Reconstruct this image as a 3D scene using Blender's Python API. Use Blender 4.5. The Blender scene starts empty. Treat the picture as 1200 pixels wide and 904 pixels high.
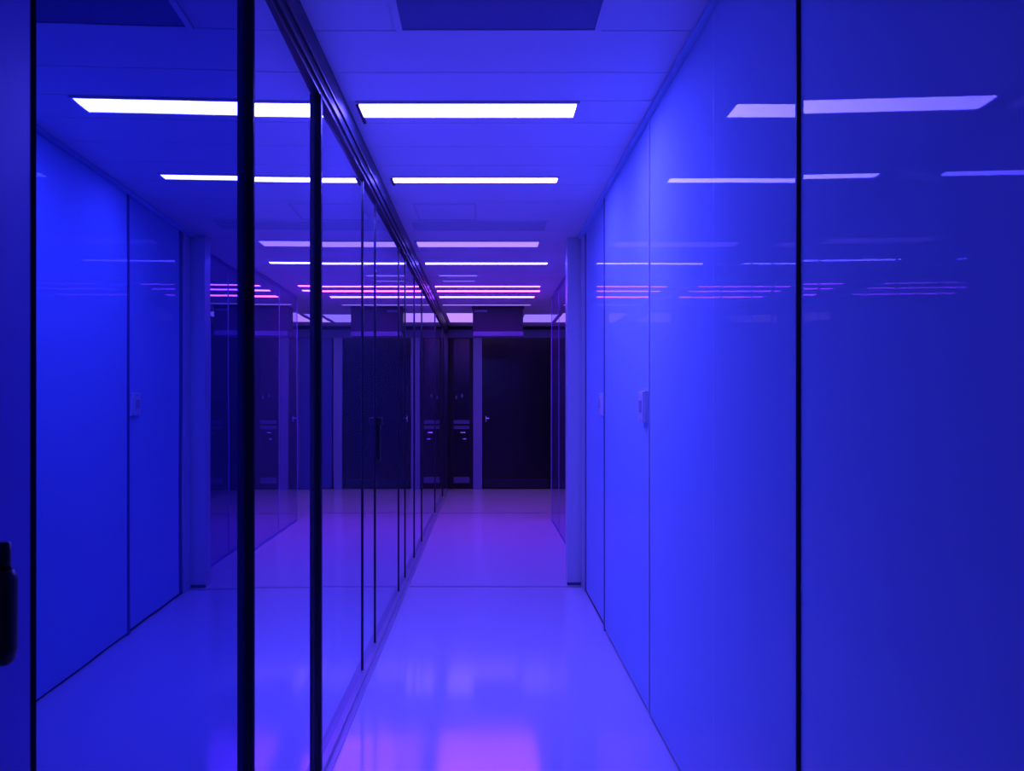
import bpy, bmesh, math, random
from mathutils import Vector, Matrix
random.seed(4)
sc = bpy.context.scene
COL = sc.collection
CAMH = 1.30      # camera height
CH = 2.50        # ceiling height
GX = -0.58       # plane of the glass partition
RX = 0.685       # face of the right-hand panels

# ------------------------------------------------------------- materials
def mat(name, base=(.8,.8,.8), rough=.4, metal=0.0, coat=0.0, coat_rough=.03, ior=1.5,
        emis=None, estr=1.0, bump=None, mottle=None, spec=.5):
    m = bpy.data.materials.new(name); m.use_nodes = True
    nt = m.node_tree; n = nt.nodes; p = n['Principled BSDF']
    p.inputs['Base Color'].default_value = (*base, 1)
    p.inputs['Roughness'].default_value = rough
    p.inputs['Metallic'].default_value = metal
    p.inputs['IOR'].default_value = ior
    p.inputs['Coat Weight'].default_value = coat
    p.inputs['Coat Roughness'].default_value = coat_rough
    p.inputs['Specular IOR Level'].default_value = spec
    if emis:
        p.inputs['Emission Color'].default_value = (*emis, 1)
        p.inputs['Emission Strength'].default_value = estr
    tc = n.new('ShaderNodeTexCoord')
    if bump:
        sx, sy, sz, strength = bump
        mp = n.new('ShaderNodeMapping'); mp.inputs['Scale'].default_value = (sx, sy, sz)
        nz = n.new('ShaderNodeTexNoise'); nz.inputs['Scale'].default_value = 1.0
        nz.inputs['Detail'].default_value = 2.0
        b = n.new('ShaderNodeBump'); b.inputs['Strength'].default_value = 1.0
        b.inputs['Distance'].default_value = strength
        nt.links.new(tc.outputs['Object'], mp.inputs['Vector'])
        nt.links.new(mp.outputs['Vector'], nz.inputs['Vector'])
        nt.links.new(nz.outputs['Fac'], b.inputs['Height'])
        nt.links.new(b.outputs['Normal'], p.inputs['Normal'])
        nt.links.new(b.outputs['Normal'], p.inputs['Coat Normal'])
    if mottle:
        sx, sy, sz, lo, hi = mottle
        mp = n.new('ShaderNodeMapping'); mp.inputs['Scale'].default_value = (sx, sy, sz)
        nz = n.new('ShaderNodeTexNoise'); nz.inputs['Scale'].default_value = 1.0
        nz.inputs['Detail'].default_value = 4.0
        mr = n.new('ShaderNodeMapRange')
        mr.inputs['To Min'].default_value = lo; mr.inputs['To Max'].default_value = hi
        mr.inputs['From Min'].default_value = .3; mr.inputs['From Max'].default_value = .7
        nt.links.new(tc.outputs['Object'], mp.inputs['Vector'])
        nt.links.new(mp.outputs['Vector'], nz.inputs['Vector'])
        nt.links.new(nz.outputs['Fac'], mr.inputs['Value'])
        nt.links.new(mr.outputs['Result'], p.inputs['Roughness'])
    return m

def mirror_glass(name, tint, lo, hi, trans=(.12,.12,.2), dif=(.30,.30,.60), rough=.004, wave=.00008):
    """dark reflective glazing: sharp reflection over a weak tinted view through"""
    m = bpy.data.materials.new(name); m.use_nodes = True
    nt = m.node_tree; n = nt.nodes; n.clear()
    out = n.new('ShaderNodeOutputMaterial'); mix = n.new('ShaderNodeMixShader')
    g = n.new('ShaderNodeBsdfGlossy'); g.inputs['Color'].default_value = (*tint, 1)
    g.inputs['Roughness'].default_value = rough
    t = n.new('ShaderNodeBsdfTransparent'); t.inputs['Color'].default_value = (*trans, 1)
    lw = n.new('ShaderNodeLayerWeight'); lw.inputs['Blend'].default_value = .5
    mr = n.new('ShaderNodeMapRange')
    mr.inputs['To Min'].default_value = lo; mr.inputs['To Max'].default_value = hi
    tc = n.new('ShaderNodeTexCoord'); mp = n.new('ShaderNodeMapping')
    mp.inputs['Scale'].default_value = (1, 1.6, .9)
    nz = n.new('ShaderNodeTexNoise'); nz.inputs['Detail'].default_value = 0
    b = n.new('ShaderNodeBump'); b.inputs['Distance'].default_value = wave
    nt.links.new(tc.outputs['Object'], mp.inputs['Vector'])
    nt.links.new(mp.outputs['Vector'], nz.inputs['Vector'])
    nt.links.new(nz.outputs['Fac'], b.inputs['Height'])
    nt.links.new(b.outputs['Normal'], g.inputs['Normal'])
    nt.links.new(lw.outputs['Facing'], mr.inputs['Value'])
    nt.links.new(mr.outputs['Result'], mix.inputs['Fac'])
    d = n.new('ShaderNodeBsdfDiffuse'); d.inputs['Color'].default_value = (*dif, 1)
    m2 = n.new('ShaderNodeMixShader'); m2.inputs['Fac'].default_value = .5
    nt.links.new(t.outputs[0], m2.inputs[1]); nt.links.new(d.outputs[0], m2.inputs[2])
    nt.links.new(m2.outputs[0], mix.inputs[1]); nt.links.new(g.outputs[0], mix.inputs[2])
    nt.links.new(mix.outputs[0], out.inputs[0])
    return m

M = dict(
    ceiling = mat('ceiling_enamel', (.80,.80,.82), .38, bump=(2.5, .8, 1, .0008), spec=.35),
    hatch   = mat('hatch_enamel', (.66,.66,.70), .45),
    grille  = mat('grille_mesh', (.17,.19,.36), .6, bump=(160,160,1,.002)),
    gap     = mat('shadow_gap', (.10,.10,.13), .7),
    floor   = mat('polished_floor', (.80,.78,.80), .10, ior=1.5, bump=(1.2,1.2,1,.0006),
                  mottle=(1.3,1.6,1,.07,.15), spec=.6),
    strip   = mat('floor_joint', (.30,.30,.34), .35),
    panel   = mat('gloss_panel', (.44,.66,.88), .45, coat=.24, coat_rough=.012, bump=(1,.9,.7,.0008), spec=0),
    satin   = mat('satin_white_paint', (.62,.64,.68), .4),
    seam    = mat('dark_seal', (.03,.03,.05), .5),
    frame   = mat('black_anodised_frame', (.012,.012,.02), .28, metal=0, coat=.35, coat_rough=.12),
    rail    = mat('dark_head_rail', (.03,.035,.06), .35, coat=.12, coat_rough=.06, spec=.2),
    sill    = mat('brushed_sill', (.40,.42,.50), .30, coat=.3, coat_rough=.1),
    frost   = mat('satin_tinted_glass', (.12,.12,.72), .42, coat=.25, coat_rough=.35),
    black   = mat('black_plastic', (.008,.008,.012), .35),
    chrome  = mat('chrome', (.8,.8,.8), .15, metal=1),
    plate   = mat('white_switch_plastic', (.82,.82,.84), .3),
    key     = mat('grey_switch_key', (.5,.5,.54), .35),
    lfr     = mat('lamp_frame_white', (.8,.8,.82), .35),
    lend    = mat('lamp_dark_end', (.02,.02,.03), .4),
    jamb    = mat('pale_jamb', (.24,.26,.55), .45),
    header  = mat('door_header', (.13,.14,.32), .5),
    dark    = mat('dark_fascia', (.010,.010,.016), .5),
    leaf    = mat('black_door_leaf', (.006,.006,.012), .25, coat=.15, coat_rough=.1),
    lobby   = mat('blue_grey_leaf', (.06,.08,.40), .45),
    joint   = mat('blue_grey_joint', (.08,.10,.30), .5),
    rust    = mat('housing_grey', (.030,.032,.060), .6, bump=(40,40,40,.002)),
    ledge   = mat('housing_lip', (.18,.20,.36), .4),
    backw   = mat('back_wall_paint', (.12,.12,.16), .7),
)
M['mirror'] = mirror_glass('reflective_glazing', (.80,.84,1.0), .50, .95)
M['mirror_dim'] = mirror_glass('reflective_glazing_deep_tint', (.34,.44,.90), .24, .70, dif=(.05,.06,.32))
M['far_glass'] = mirror_glass('far_glazing', (.75,.75,1), .45, .92, trans=(.05,.05,.09))
def lamp(name, c, s=1.0):
    """ribbed diffuser: emission with a fine ribbed variation of its own plastic"""
    m = bpy.data.materials.new(name); m.use_nodes = True
    nt = m.node_tree; n = nt.nodes; p = n['Principled BSDF']
    p.inputs['Base Color'].default_value = (.7,.7,.7,1)
    tc = n.new('ShaderNodeTexCoord'); ck = n.new('ShaderNodeTexVoronoi')
    ck.inputs['Scale'].default_value = 90
    mr = n.new('ShaderNodeMapRange'); mr.inputs['From Max'].default_value = .7
    mr.inputs['To Min'].default_value = s*1.1; mr.inputs['To Max'].default_value = s*.8
    nt.links.new(tc.outputs['Object'], ck.inputs['Vector'])
    nt.links.new(ck.outputs['Distance'], mr.inputs['Value'])
    nt.links.new(mr.outputs['Result'], p.inputs['Emission Strength'])
    p.inputs['Emission Color'].default_value = (*c, 1)
    return m
M['lamp_white']    = lamp('blue_white_tube_glow', (7.0,5.4,72))
M['lamp_white2']   = lamp('blue_white_tube_glow_far', (5,3.4,60))
M['lamp_lavender'] = lamp('lavender_tube_glow', (.48,.27,3.2))
M['lamp_faint']    = lamp('faint_tube_glow', (.30,.18,1.3))
M['lamp_pink']     = lamp('pink_tube_glow', (7.5,1.0,26))
M['lamp_panel']    = lamp('pink_panel_glow', (.55,.27,1.3))

# ------------------------------------------------------------- helpers
def box(bm, x0, x1, y0, y1, z0, z1, bev=0.0):
    a = min(x0,x1), min(y0,y1), min(z0,z1); b = max(x0,x1), max(y0,y1), max(z0,z1)
    r = bmesh.ops.create_cube(bm, size=1.0)
    vs = r['verts']
    for v in vs:
        v.co = Vector(((a[i] + b[i])/2 + v.co[i]*(b[i]-a[i]) for i in range(3)))
    if bev > 0:
        es = list({e for v in vs for e in v.link_edges})
        bmesh.ops.bevel(bm, geom=es, offset=bev, segments=2, affect='EDGES', profile=.6)
def tube(bm, pts, r, seg=14):
    """tube swept along a polyline with mitred rings and closed ends"""
    pts = [Vector(p) for p in pts]; rings = []
    up = Vector((0,0,1)) if abs((pts[1]-pts[0]).normalized().z) < .9 else Vector((0,1,0))
    for i, p in enumerate(pts):
        if i == 0: t = pts[1]-p
        elif i == len(pts)-1: t = p-pts[i-1]
        else: t = (pts[i+1]-p).normalized() + (p-pts[i-1]).normalized()
        t.normalize(); a = up.cross(t)
        if a.length < 1e-4: a = Vector((0,1,0)).cross(t)
        a.normalize(); b = t.cross(a)
        up = b if abs(t.dot(b)) < .9 else up
        rr = r[i] if isinstance(r, (list, tuple)) else r
        rings.append([bm.verts.new(p + (a*math.cos(k*2*math.pi/seg) + b*math.sin(k*2*math.pi/seg))*rr) for k in range(seg)])
    for i in range(len(rings)-1):
        for k in range(seg):
            bm.faces.new((rings[i][k], rings[i][(k+1)%seg], rings[i+1][(k+1)%seg], rings[i+1][k]))
    bm.faces.new(rings[0][::-1]); bm.faces.new(rings[-1])
def make(name, bm, m, parent=None, smooth=False, base=None):
    """link a bmesh given in world coordinates as one mesh object"""
    bmesh.ops.recalc_face_normals(bm, faces=bm.faces)
    o0 = Vector(parent['_w']) if parent else Vector(base or (0,0,0))
    for v in bm.verts: v.co -= o0
    me = bpy.data.meshes.new(name); bm.to_mesh(me); bm.free()
    me.materials.append(M[m])
    if smooth:
        for p in me.polygons: p.use_smooth = True
    o = bpy.data.objects.new(name, me); COL.objects.link(o)
    if parent: o.parent = parent
    else: o.location = o0
    o['_w'] = list(o0)
    return o
def B(): return bmesh.new()
def boxes(name, m, lst, parent=None, bev=0.0, base=None):
    bm = B()
    for b in lst: box(bm, *b, bev)
    return make(name, bm, m, parent, base=base)
def thing(name, label, cat, loc, group=None):
    o = bpy.data.objects.new(name, None); COL.objects.link(o)
    o.location = loc; o.empty_display_size = .1
    o['_w'] = list(loc); o['label'] = label; o['category'] = cat
    if group: o['group'] = group
    return o
def tag(o, label, cat, group=None):
    o['label'] = label; o['category'] = cat
    if group: o['group'] = group
    return o
def struct(o): o['kind'] = 'structure'; return o

# ------------------------------------------------------------- the setting
Y0, YF = -1.6, 11.8          # behind the camera / far wall
XL, XR = -2.6, 3.4
struct(boxes('floor', 'floor', [(XL, XR, Y0, YF+.1, -.12, 0)]))
# ceiling: enamelled planks with narrow open joints under a dark deck
seams = [Y0, -1.2,-.9,-.6,-.3,0,.3,.6,.9,1.2,1.54,1.85,2.466,2.776,3.035,3.275,3.576,3.857,4.19,4.54,5.0,5.30,5.60,6.02]
y = 6.3
while y < YF-.1: seams.append(y); y += .31
seams.append(YF+.1)
bm = B()
for a, b in zip(seams[:-1], seams[1:]):
    box(bm, XL, XR, a+.0022, b-.0022, CH, CH+.03)
struct(make('ceiling', bm, 'ceiling'))
struct(boxes('ceiling', 'gap', [(XL, XR, Y0, YF+.1, CH+.035, CH+.08)])).name = 'ceiling_deck'
# right-hand wall core behind the panels, up to the column
struct(boxes('wall_right', 'satin', [(.735, .90, Y0, 5.50, 0, CH)]))
struct(boxes('wall_back', 'satin', [(XL, .90, Y0-.1, Y0, 0, CH)]))
struct(boxes('wall_left', 'backw', [(XL-.1, XL, Y0, YF, 0, CH)]))
struct(boxes('wall_lobby_right', 'backw', [(XR, XR+.1, 8.7, YF, 0, CH)]))
struct(boxes('wall_lobby_near', 'backw', [(.86, XR, 8.55, 8.65, 0, CH)]))
# far wall above and around the doors
struct(boxes('wall_far', 'dark', [(XL, XR, YF, YF+.1, 0, CH)]))
# column where the corridor widens
struct(boxes('column', 'satin', [(.595, .86, 5.52, 5.66, 0, CH)], bev=.004)).name = 'wall_return'
# trims
struct(boxes('trim_1', 'panel', [(.664, .735, 1.69, 5.50, CH-.016, CH-.001)], bev=.002))
struct(boxes('baseboard_right', 'seam', [(.700, .735, 1.69, 5.50, 0, .014)]))
struct(boxes('trim_2', 'strip', [(-.535, .69, 5.455, 5.485, 0, .0015)]))
struct(boxes('trim_3', 'strip', [(-.535, .75, 9.15, 9.21, 0, .0015)]))
struct(boxes('baseboard_column', 'gap', [(.592, .70, 5.512, 5.522, 0, .02)]))

# ------------------------------------------------------------- right panels
def wall_panel(y0, y1, x, label, ang=0.0):
    t = thing('wall_panel', label, 'wall panel', (x, (y0+y1)/2, .014), 'gloss panels along the right wall')
    bm = B(); box(bm, x, x+.007, y0, y1, .014, CH-.018, .0012)
    if ang:
        bmesh.ops.rotate(bm, verts=bm.verts, cent=(x, y1, 0), matrix=Matrix.Rotation(ang, 3, 'Z'))
    make('panel_face', bm, 'panel', t)
    bm = B(); box(bm, x+.0005, x+.008, y0-.0035, y0-.0005, .014, CH-.018)
    make('edge_seal', bm, 'seam' if y0 < 1.7 else 'plate', t)
    return t
ANG = -.028
wall_panel(.45, 1.684, RX+.008, 'widest shiny blue wall panel at the right edge of the photo, a dark seam on its left', -.036)
wall_panel(1.692, 2.300, RX, 'darker shiny blue wall panel just left of the dark seam, streaked with faint lamp reflections')
wall_panel(2.304, 3.185, RX, 'brightest glossy blue wall panel, between the darker seam panel and the pale switch plate', .003)
wall_panel(3.20, 4.392, RX+.002, 'blue wall panel with a pale switch plate at its near edge')
wall_panel(4.435, 5.30, RX+.016, 'narrow blue wall panel between the dark joint and the column end')
tag(boxes('joint_strip', 'plate', [(RX-.004, RX+.006, 3.187, 3.192, .014, CH-.018)], base=(RX,3.19,.014)),
    'hair-thin pale vertical strip at the joint beside the nearer switch plate', 'trim strip')
struct(boxes('trim_5', 'satin', [(.690, .735, 5.36, 5.505, 0, CH-.018)], bev=.002))
struct(boxes('trim_7', 'joint', [(RX+.0005, .735, 4.395, 4.428, 0, CH-.018)]))
struct(boxes('trim_6', 'joint', [(.700, .735, 5.302, 5.358, 0, CH-.018)]))
wall_panel(-1.55, .43, RX+.05, 'shiny wall panel behind the camera, beyond the right edge of the photo')

def switch(y0, x, z0, label):
    t = thing('switch_plate', label, 'switch', (x, y0+.05, z0), 'switch plates on the right wall')
    boxes('back_box', 'plate', [(x-.016, x, y0, y0+.095, z0, z0+.135)], t, bev=.003)
    f = boxes('faceplate', 'plate', [(x-.024, x-.016, y0+.003, y0+.092, z0+.003, z0+.132)], t, bev=.003)
    boxes('rocker', 'key', [(x-.028, x-.023, y0+.022, y0+.044, z0+.045, z0+.095)], f, bev=.0015)
    boxes('rocker', 'key', [(x-.028, x-.023, y0+.051, y0+.073, z0+.045, z0+.095)], f, bev=.0015)
    for zz in (z0+.014, z0+.121):
        bm = B(); tube(bm, [(x-.023, y0+.0475, zz), (x-.0255, y0+.0475, zz)], .004)
        make('screw', bm, 'chrome', f)
switch(3.225, RX+.002, 1.222, 'pale raised switch plate on the right wall, the nearer one')
switch(4.47, RX+.016, 1.232, 'small pale switch plate beside the dark joint near the column')

# ------------------------------------------------------------- left glass partition
SILLZ = .032; RAILZ = 2.37
# head rail: stepped profile
bm = B()
box(bm, -.635, -.548, .30, 11.62, RAILZ+.05, CH, .003)
box(bm, -.625, -.556, .30, 11.62, RAILZ+.018, RAILZ+.052, .003)
box(bm, -.635, -.566, .30, 11.62, RAILZ, RAILZ+.02, .003)
tag(make('head_rail', bm, 'rail', base=(-.58,6,RAILZ)), 'black grooved rail running under the ceiling along the top of the glass wall', 'rail')
bm = B()
box(bm, -.62, -.540, .30, 11.62, 0, .012, .002)
box(bm, -.62, -.560, .30, 11.62, .012, SILLZ, .003)
tag(make('floor_track', bm, 'sill', base=(-.58,6,0)), 'pale metal track on the floor along the foot of the glass wall', 'track')

posts = [(1.886, .019, .014), (2.655, .028, .017), (3.66,.012,.003), (4.08,.013,.003), (5.20,.015,.003),
         (5.62,.016,.003), (6.35,.018,.004), (7.10,.020,.004), (9.0,.034,.005), (10.6,.036,.006)]
pl = ['thick black upright, first and widest post of the glass wall',
      'black double upright with a highlight strip in its groove, second post of the glass wall',
      'thin black glazing bar, first of the slim bars beyond the double upright',
      'thin black glazing bar beside the dark pull handle',
      'thin black glazing bar, near one of the close pair beyond the pull handle',
      'thin black glazing bar, far one of the close pair beyond the pull handle',
      'hair-thin glazing bar just beyond the close pair',
      'hair-thin glazing bar midway down the far half of the glass wall',
      'hair-thin glazing bar, last but one before the end of the glass wall',
      'hair-thin glazing bar, last before the end post']
for (yy, w, pr), lb in zip(posts, pl):
    if pr > .01:
        t = thing('glazing_post', lb, 'post', (GX, yy, SILLZ), 'uprights of the glass wall')
        boxes('post_body', 'frame', [(GX-.03, GX+pr-.008, yy-w/2, yy+w/2, SILLZ, RAILZ)], t, bev=.003)
        boxes('cover_strip', 'rail', [(GX+pr-.008, GX+pr, yy-w/2+.004, yy-.003, SILLZ, RAILZ),
                                      (GX+pr-.008, GX+pr, yy+.003, yy+w/2-.003, SILLZ, RAILZ)], t, bev=.002)
        if w > .02:
            o = boxes('groove_highlight', 'chrome', [(GX+pr-.0085, GX+pr-.005, yy-.0028, yy+.0028, SILLZ, RAILZ)], t)  # thin bright strip modelled in place of the highlight down the post
            o['label'] = 'bright strip imitating the highlight in the groove'
    else:
        o = boxes('glazing_bar', 'frame', [(GX-.02, GX+pr, yy-w/2, yy+w/2, SILLZ, RAILZ)], bev=.0015, base=(GX,yy,SILLZ))
        tag(o, lb, 'glazing bar', 'uprights of the glass wall')
o = boxes('end_post', 'frame', [(-.62, -.552, 11.56, 11.62, SILLZ, RAILZ)], bev=.003, base=(-.58,11.59,SILLZ))
tag(o, 'slim dark post closing the far end of the glass wall', 'post')

edges = [.951] + [p[0] for p in posts] + [11.56]
gl = ['large glass pane left of the thickest black upright, mirroring the corridor',
      'glass pane between the thickest upright and the double upright',
      'glass pane between the double upright and the first slim bar',
      'narrow glass pane just before the dark pull handle',
      'glass pane of the door with the dark pull handle',
      'narrow glass pane between the close pair of slim bars',
      'glass pane just beyond the close pair of slim bars',
      'glass pane midway down the far half of the glass wall',
      'long glass pane beyond the middle of the far half',
      'last but one glass pane towards the far end',
      'last glass pane beside the far end post']
PANE_ANG = {0: .030, 1: .015}
PANE_BACK = {0: .006}
for i, (a, b) in enumerate(zip(edges[:-1], edges[1:])):
    wa = posts[i-1][1]/2 if i else 0.004
    wb = posts[i][1]/2 if i < len(posts) else 0
    gx = GX - PANE_BACK.get(i, .003)
    bm = B(); box(bm, gx-.010, gx, a+wa+.0005, b-wb-.0005, SILLZ+.0005, RAILZ-.0005)
    if i in PANE_ANG:
        bmesh.ops.rotate(bm, verts=bm.verts, cent=(gx, b, 0), matrix=Matrix.Rotation(PANE_ANG[i], 3, 'Z'))
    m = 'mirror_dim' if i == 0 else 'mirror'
    if i == 4:
        t = thing('glass_door', gl[i], 'glass door', (GX, (a+b)/2, SILLZ), 'glass panes of the corridor wall')
        make('pane', bm, m, t)
        bm = B(); box(bm, GX+.004, GX+.022, 4.098, 4.150, 1.00, 1.228, .004)
        box(bm, GX, GX+.006, 4.105, 4.143, 1.02, 1.208); box(bm, GX+.004, GX+.030, 4.092, 4.156, 1.19, 1.228, .003)
        h = make('pull_handle', bm, 'black', t); h['label'] = 'dark rectangular pull handle'
    else:
        o = make('glass_pane', bm, m, base=(GX, (a+b)/2, SILLZ))
        tag(o, gl[i], 'glass pane', 'glass panes of the corridor wall')
# nearest leaf with the handle cut by the left edge of the picture
t = thing('entrance_door', 'satin dark blue door leaf at the left edge with a black lever pull', 'door', (GX, .65, 0))
boxes('leaf', 'frost', [(GX-.002, GX+.020, .315, .946, SILLZ+.001, RAILZ-.001)], t, bev=.001)
boxes('edge_strip', 'seam', [(GX-.002, GX+.019, .9465, .950, SILLZ+.001, RAILZ-.001)], t)
bm = B()
tube(bm, [(GX+.058,.834,1.150),(GX+.058,.834,1.118)], .007)
tube(bm, [(GX+.058,.834,1.120),(GX+.058,.834,1.110),(GX+.058,.834,1.035),(GX+.058,.834,1.022),(GX+.058,.834,1.017)], [.010,.0135,.0135,.011,.006])
tube(bm, [(GX+.018,.834,1.095),(GX+.058,.834,1.095)], .007); tube(bm, [(GX+.018,.834,1.04),(GX+.058,.834,1.04)], .007)
h = make('pull_handle', bm, 'black', t, smooth=True); h['label'] = 'black pull handle cut by the left edge'
bm = B(); tube(bm, [(GX+.0205,.834,1.095),(GX+.026,.834,1.095)], .018, 24); tube(bm, [(GX+.0205,.834,1.04),(GX+.026,.834,1.04)], .018, 24)
make('rosette', bm, 'black', h)
o = boxes('door_surround', 'satin', [(-.70, -.545, Y0, .30, 0, CH)], base=(-.6,0,0)); struct(o); o.name = 'wall_left_near'

# ------------------------------------------------------------- right glass beyond the column
segs = [(5.67, 6.7), (6.72, 7.75), (7.77, 8.60)]
rl = ['glass pane just behind the column end, seen as a thin purple sliver',
      'middle glass pane of the far right glazing', 'farthest glass pane of the right glazing before the lobby opens']
for (a, b), lb in zip(segs, rl):
    tt = thing('side_glazing', lb, 'glass pane', (.75, (a+b)/2, 0), 'glass panes beyond the column')
    boxes('pane', 'far_glass', [(.75, .76, a, b, .03, CH-.03)], tt)
    for nm, q in (('bottom_rail',(.745,.775,a,b,.001,.03)),('top_rail',(.745,.775,a,b,CH-.03,CH-.001)),('stile',(.748,.775,b,b+.018,.001,CH-.001))):
        boxes(nm, 'jamb', [q], tt)

# ------------------------------------------------------------- lights
def light(y0, y1, x0, x1, m, label, lip=.045, dark=True, drop=.008, group='recessed strip lights in the ceiling'):
    t = thing('ceiling_light', label, 'ceiling light', ((x0+x1)/2, (y0+y1)/2, CH), group)
    z = CH - drop
    fr = [(x0-.012, x1+.012, y0-.010, y0, z, CH), (x0-.012, x1+.012, y1, y1+lip, z+.003, CH)]
    for q in fr: boxes('frame_bar', 'lfr', [q], t, bev=.001)
    boxes('end_cap', 'lend' if dark else 'lfr', [(x0-.012, x0, y0, y1+lip*.9, z-.006, CH)], t)
    boxes('end_cap', 'lfr', [(x1, x1+.010, y0, y1, z, CH)], t)
    bm = B(); n = 12
    yc = (y0+y1)/2; hw = (y1-y0)/2
    prof = [(yc+hw*math.cos(math.pi*k/n), CH-.002-.006*math.sin(math.pi*k/n)) for k in range(n+1)]
    va = [bm.verts.new((x0, p[0], p[1])) for p in prof]; vb = [bm.verts.new((x1, p[0], p[1])) for p in prof]
    for k in range(n): bm.faces.new((va[k], va[k+1], vb[k+1], vb[k]))
    bm.faces.new(va); bm.faces.new(vb[::-1]); bm.faces.new((va[0], vb[0], vb[-1], va[-1]))
    d = make('diffuser', bm, m, t); d['label'] = 'glowing diffuser'
light(3.05, 3.20, -.50, .366, 'lamp_white', 'broadest and brightest white strip light, nearest the camera', lip=.055)
light(4.05, 4.14, -.485, .385, 'lamp_white', 'second bright white strip light, behind the broadest one', lip=.03)
light(5.64, 5.84, -.50, .40, 'lamp_lavender', 'lavender strip light with a soft edge, third down the corridor', lip=.14, dark=False)
light(6.47, 6.56, -.50, .53, 'lamp_white2', 'long thin bright strip light just past the soft lavender one', lip=.02, dark=False)
light(7.10, 7.17, -.42, -.07, 'lamp_faint', 'short faint strip light left of centre in the far ceiling', lip=.02, dark=False)
light(7.42, 7.47, -.40, -.09, 'lamp_faint', 'short very faint strip light behind the other short one', lip=.02, dark=False)
light(7.74, 7.83, -.50, .56, 'lamp_pink', 'first of the thin pink strip lights in the far purple ceiling', lip=.02, dark=False)
light(8.05, 8.16, -.50, .58, 'lamp_pink', 'second of the thin pink strip lights in the far purple ceiling', lip=.02, dark=False)
light(8.48, 8.62, -.50, .55, 'lamp_pink', 'third of the thin pink strip lights in the far purple ceiling', lip=.02, dark=False)
light(9.20, 9.28, -.50, .55, 'lamp_panel', 'last thin pink strip light just in front of the hanging box', lip=.02, dark=False)
light(10.05, 11.2, -.50, .47, 'lamp_panel', 'wide glowing pink panel light behind the hanging box', lip=.03, dark=False, group=None)
light(10.2, 11.2, .53, 1.00, 'lamp_faint', 'dim violet panel light right of the hanging box', lip=.03, dark=False, group=None)
light(10.15, 11.2, 1.06, 3.1, 'lamp_panel', 'pink panel light in the lobby seen only in the glass', lip=.03, dark=False, group=None)

# ------------------------------------------------------------- ceiling fittings
t = thing('air_grille', 'dark square panel set in the ceiling at the top of the photo', 'air grille', (.04, 2.15, CH))
boxes('mesh', 'grille', [(-.262, .350, 1.86, 2.445, CH-.006, CH-.0005)], t)
boxes('frame', 'ceiling', [(-.282,-.262,1.845,2.462,CH-.009,CH-.0003),(.350,.372,1.845,2.462,CH-.009,CH-.0003),
                       (-.262,.350,2.445,2.462,CH-.009,CH-.0003),(-.262,.350,1.845,1.86,CH-.009,CH-.0003)], t, bev=.001)
t = thing('access_hatch', 'flat rectangular hatch with a thin outline behind the second strip light', 'hatch', (-.24, 4.78, CH))
boxes('lid', 'ceiling', [(-.415, -.065, 4.60, 4.96, CH-.004, CH-.0005)], t)
boxes('rim', 'hatch', [(-.43,-.415,4.585,4.975,CH-.006,CH-.0003),(-.065,-.05,4.585,4.975,CH-.006,CH-.0003),
                      (-.415,-.065,4.585,4.60,CH-.006,CH-.0003),(-.415,-.065,4.96,4.975,CH-.006,CH-.0003)], t)
t = thing('slot_vent', 'long slatted air vent across the ceiling in front of the lavender light', 'vent', (-.03, 5.15, CH))
boxes('surround', 'ceiling', [(-.49,.415,5.005,5.018,CH-.008,CH-.0004),(-.49,.415,5.285,5.298,CH-.008,CH-.0004)], t)
boxes('slats', 'hatch', [(-.48,.405,5.04+k*.05,5.062+k*.05,CH-.010,CH-.0005) for k in range(5)], t)

# ------------------------------------------------------------- hanging box
yb = 9.40; sx = lambda px: (px-568)/900*yb
t = thing('hanging_box', 'dark rectangular box hanging from the ceiling in front of the far doors', 'box', ((sx(554)+sx(613))/2, yb, 2.20))
zb = lambda py: CAMH + (474-py)*yb/900
boxes('housing', 'rust', [(sx(554), sx(613), yb, yb+.30, zb(388.5), zb(361))], t, bev=.006)
boxes('top_plate', 'black', [(sx(553), sx(614), yb-.01, yb+.31, zb(361), zb(359.6))], t)
lp = boxes('lip', 'ledge', [(sx(554.5), sx(613), yb-.004, yb+.29, zb(394), zb(388.5))], t, bev=.004); lp['label'] = 'pale lower lip'
for px in (566, 603):
    bm = B(); tube(bm, [(sx(px), yb+.1, zb(359.7)), (sx(px), yb+.1, CH)], .012)
    make('hanger', bm, 'black', t)
boxes('nameplate', 'header', [(sx(556), sx(571), yb-.004, yb, zb(366), zb(363.5))], t)

# ------------------------------------------------------------- far doors
Z = lambda py: CAMH + (474-py)*YF/900
X = lambda px: (px-568)/900*YF
yw = YF-.002
struct(boxes('trim_4', 'header', [(-.56, XR, YF-.06, yw, Z(396.5), Z(387))], bev=.003))
t = thing('end_door', 'black full-height door leaf at the far end, right of the pale post', 'door', (X(605), YF-.03, 0))
boxes('leaf', 'leaf', [(X(565.4), X(644), YF-.035, yw, .012, Z(396.5)-.002)], t, bev=.002)
bm = B(); xk, zk = X(569.5), Z(491)
box(bm, xk-.010, xk+.010, YF-.043, YF-.035, zk-.045, zk+.045, .002)
tube(bm, [(xk, YF-.04, zk+.01),(xk, YF-.085, zk+.01),(xk+.05, YF-.085, zk+.01)], .008)
h = make('lever_handle', bm, 'chrome', t); h['label'] = 'small bright lever handle'
boxes('kick_plate', 'rail', [(X(567), X(642), YF-.038, YF-.035, .02, .16)], t)
def jamb(x0, x1, lb):
    o = boxes('door_post', 'jamb', [(x0, x1, YF-.075, yw, 0, Z(396.5)-.001)], bev=.004, base=((x0+x1)/2, YF-.04, 0))
    tag(o, lb, 'door post', 'pale posts of the far doors')
jamb(X(554.5), X(565), 'pale upright post left of the black end door')
jamb(X(645), X(655), 'pale upright post right of the black end door, seen mostly mirrored')
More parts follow.
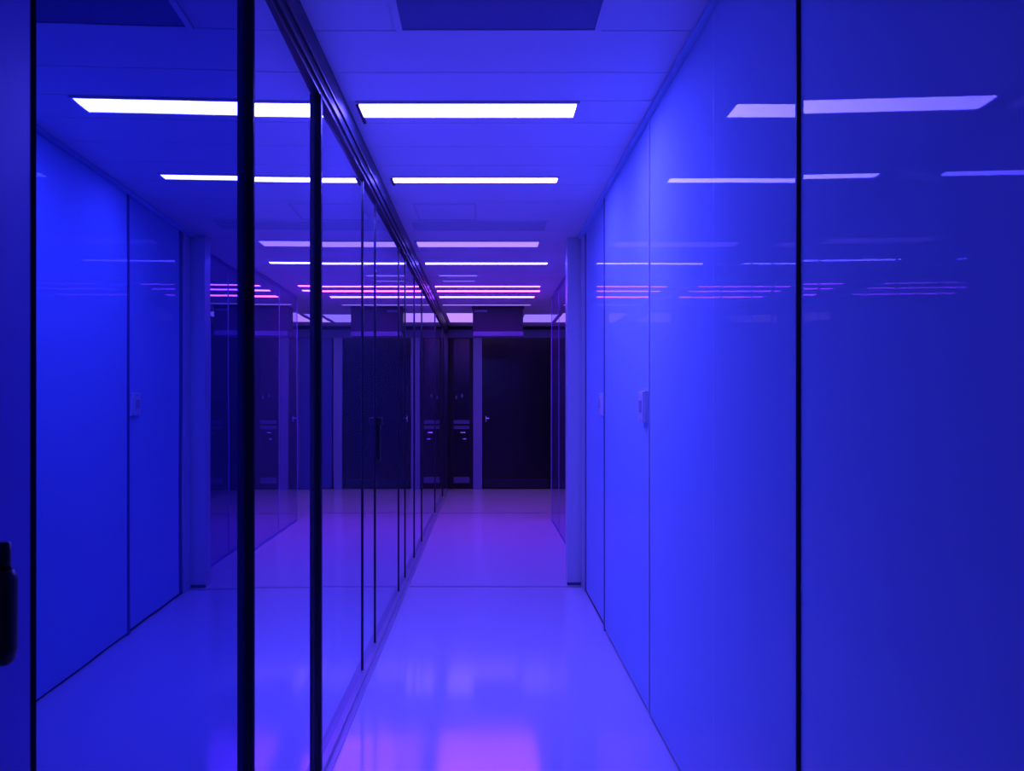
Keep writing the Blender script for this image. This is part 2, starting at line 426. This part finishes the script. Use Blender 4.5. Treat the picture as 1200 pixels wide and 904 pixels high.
jamb(1.95, 2.08, 'pale upright post in the lobby, seen only mirrored in the glass')
t = thing('glazed_door', 'dark glazed door with crossrail between glass wall end and pale post', 'door', (X(541), YF-.03, 0))
x0, x1 = X(528), X(554)
boxes('stile', 'dark', [(x0, x0+.05, YF-.04, yw, .01, Z(397)), (x1-.05, x1-.001, YF-.04, yw, .01, Z(397))], t, bev=.002)
boxes('crossrail', 'header', [(x0+.05, x1-.05, YF-.042, yw, Z(503), Z(499)), (x0+.05, x1-.05, YF-.042, yw, Z(497), Z(492.5))], t, bev=.002)
boxes('bottom_rail', 'header', [(x0+.05, x1-.05, YF-.04, yw, Z(566), Z(559))], t, bev=.002)
boxes('glass', 'leaf', [(x0+.05, x1-.05, YF-.02, yw, .02, Z(397))], t)
for px, py, w in ((542.5, 507, 6), (544.5, 514.5, 4)):
    bm = B(); tube(bm, [(X(px-w/2), YF-.055, Z(py)), (X(px+w/2), YF-.055, Z(py))], .009)
    tube(bm, [(X(px), YF-.02, Z(py)), (X(px), YF-.055, Z(py))], .006)
    make('grip', bm, 'chrome', t)
bm = B()
for px, py in ((534.5, 466), (541.5, 464)): tube(bm, [(X(px), YF-.022, Z(py+2)), (X(px), YF-.022, Z(py-2))], .013)
make('notice_stud', bm, 'jamb', t)
for a, b, lb in ((1.18, 1.93, 'dark lobby door leaf beyond the black end door, only mirrored'), (2.10, 2.9, 'outermost dark lobby door leaf, only mirrored in the glass')):
    t = thing('lobby_door', lb, 'door', ((a+b)/2, YF-.03, 0), 'dark lobby doors')
    boxes('leaf', 'lobby', [(a, b, YF-.035, yw, .012, Z(396.5)-.002)], t, bev=.002)
    boxes('mullion', 'header', [(a+.2, a+.24, YF-.045, YF-.035, .1, 2.25), (b-.24, b-.2, YF-.045, YF-.035, .1, 2.25)], t)

for o in bpy.data.objects:
    if '_w' in o: del o['_w']

# ------------------------------------------------------------- world, camera
w = bpy.data.worlds.new('World'); sc.world = w; w.use_nodes = True
w.node_tree.nodes['Background'].inputs[0].default_value = (0,0,.01,1)
w.node_tree.nodes['Background'].inputs[1].default_value = 1
cam = bpy.data.cameras.new('Camera'); co = bpy.data.objects.new('Camera', cam); COL.objects.link(co)
co.location = (0,0,CAMH); co.rotation_euler = (math.pi/2, 0, 0)
cam.sensor_fit = 'HORIZONTAL'; cam.sensor_width = 36; cam.lens = 27
cam.shift_x = 32/1200; cam.shift_y = 22/1200
cam.clip_start = .02
sc.camera = co
sc.view_settings.view_transform = 'Standard'; sc.view_settings.look = 'None'
sc.view_settings.gamma = 1; sc.view_settings.use_curve_mapping = False
sc.view_settings.exposure = 0.25
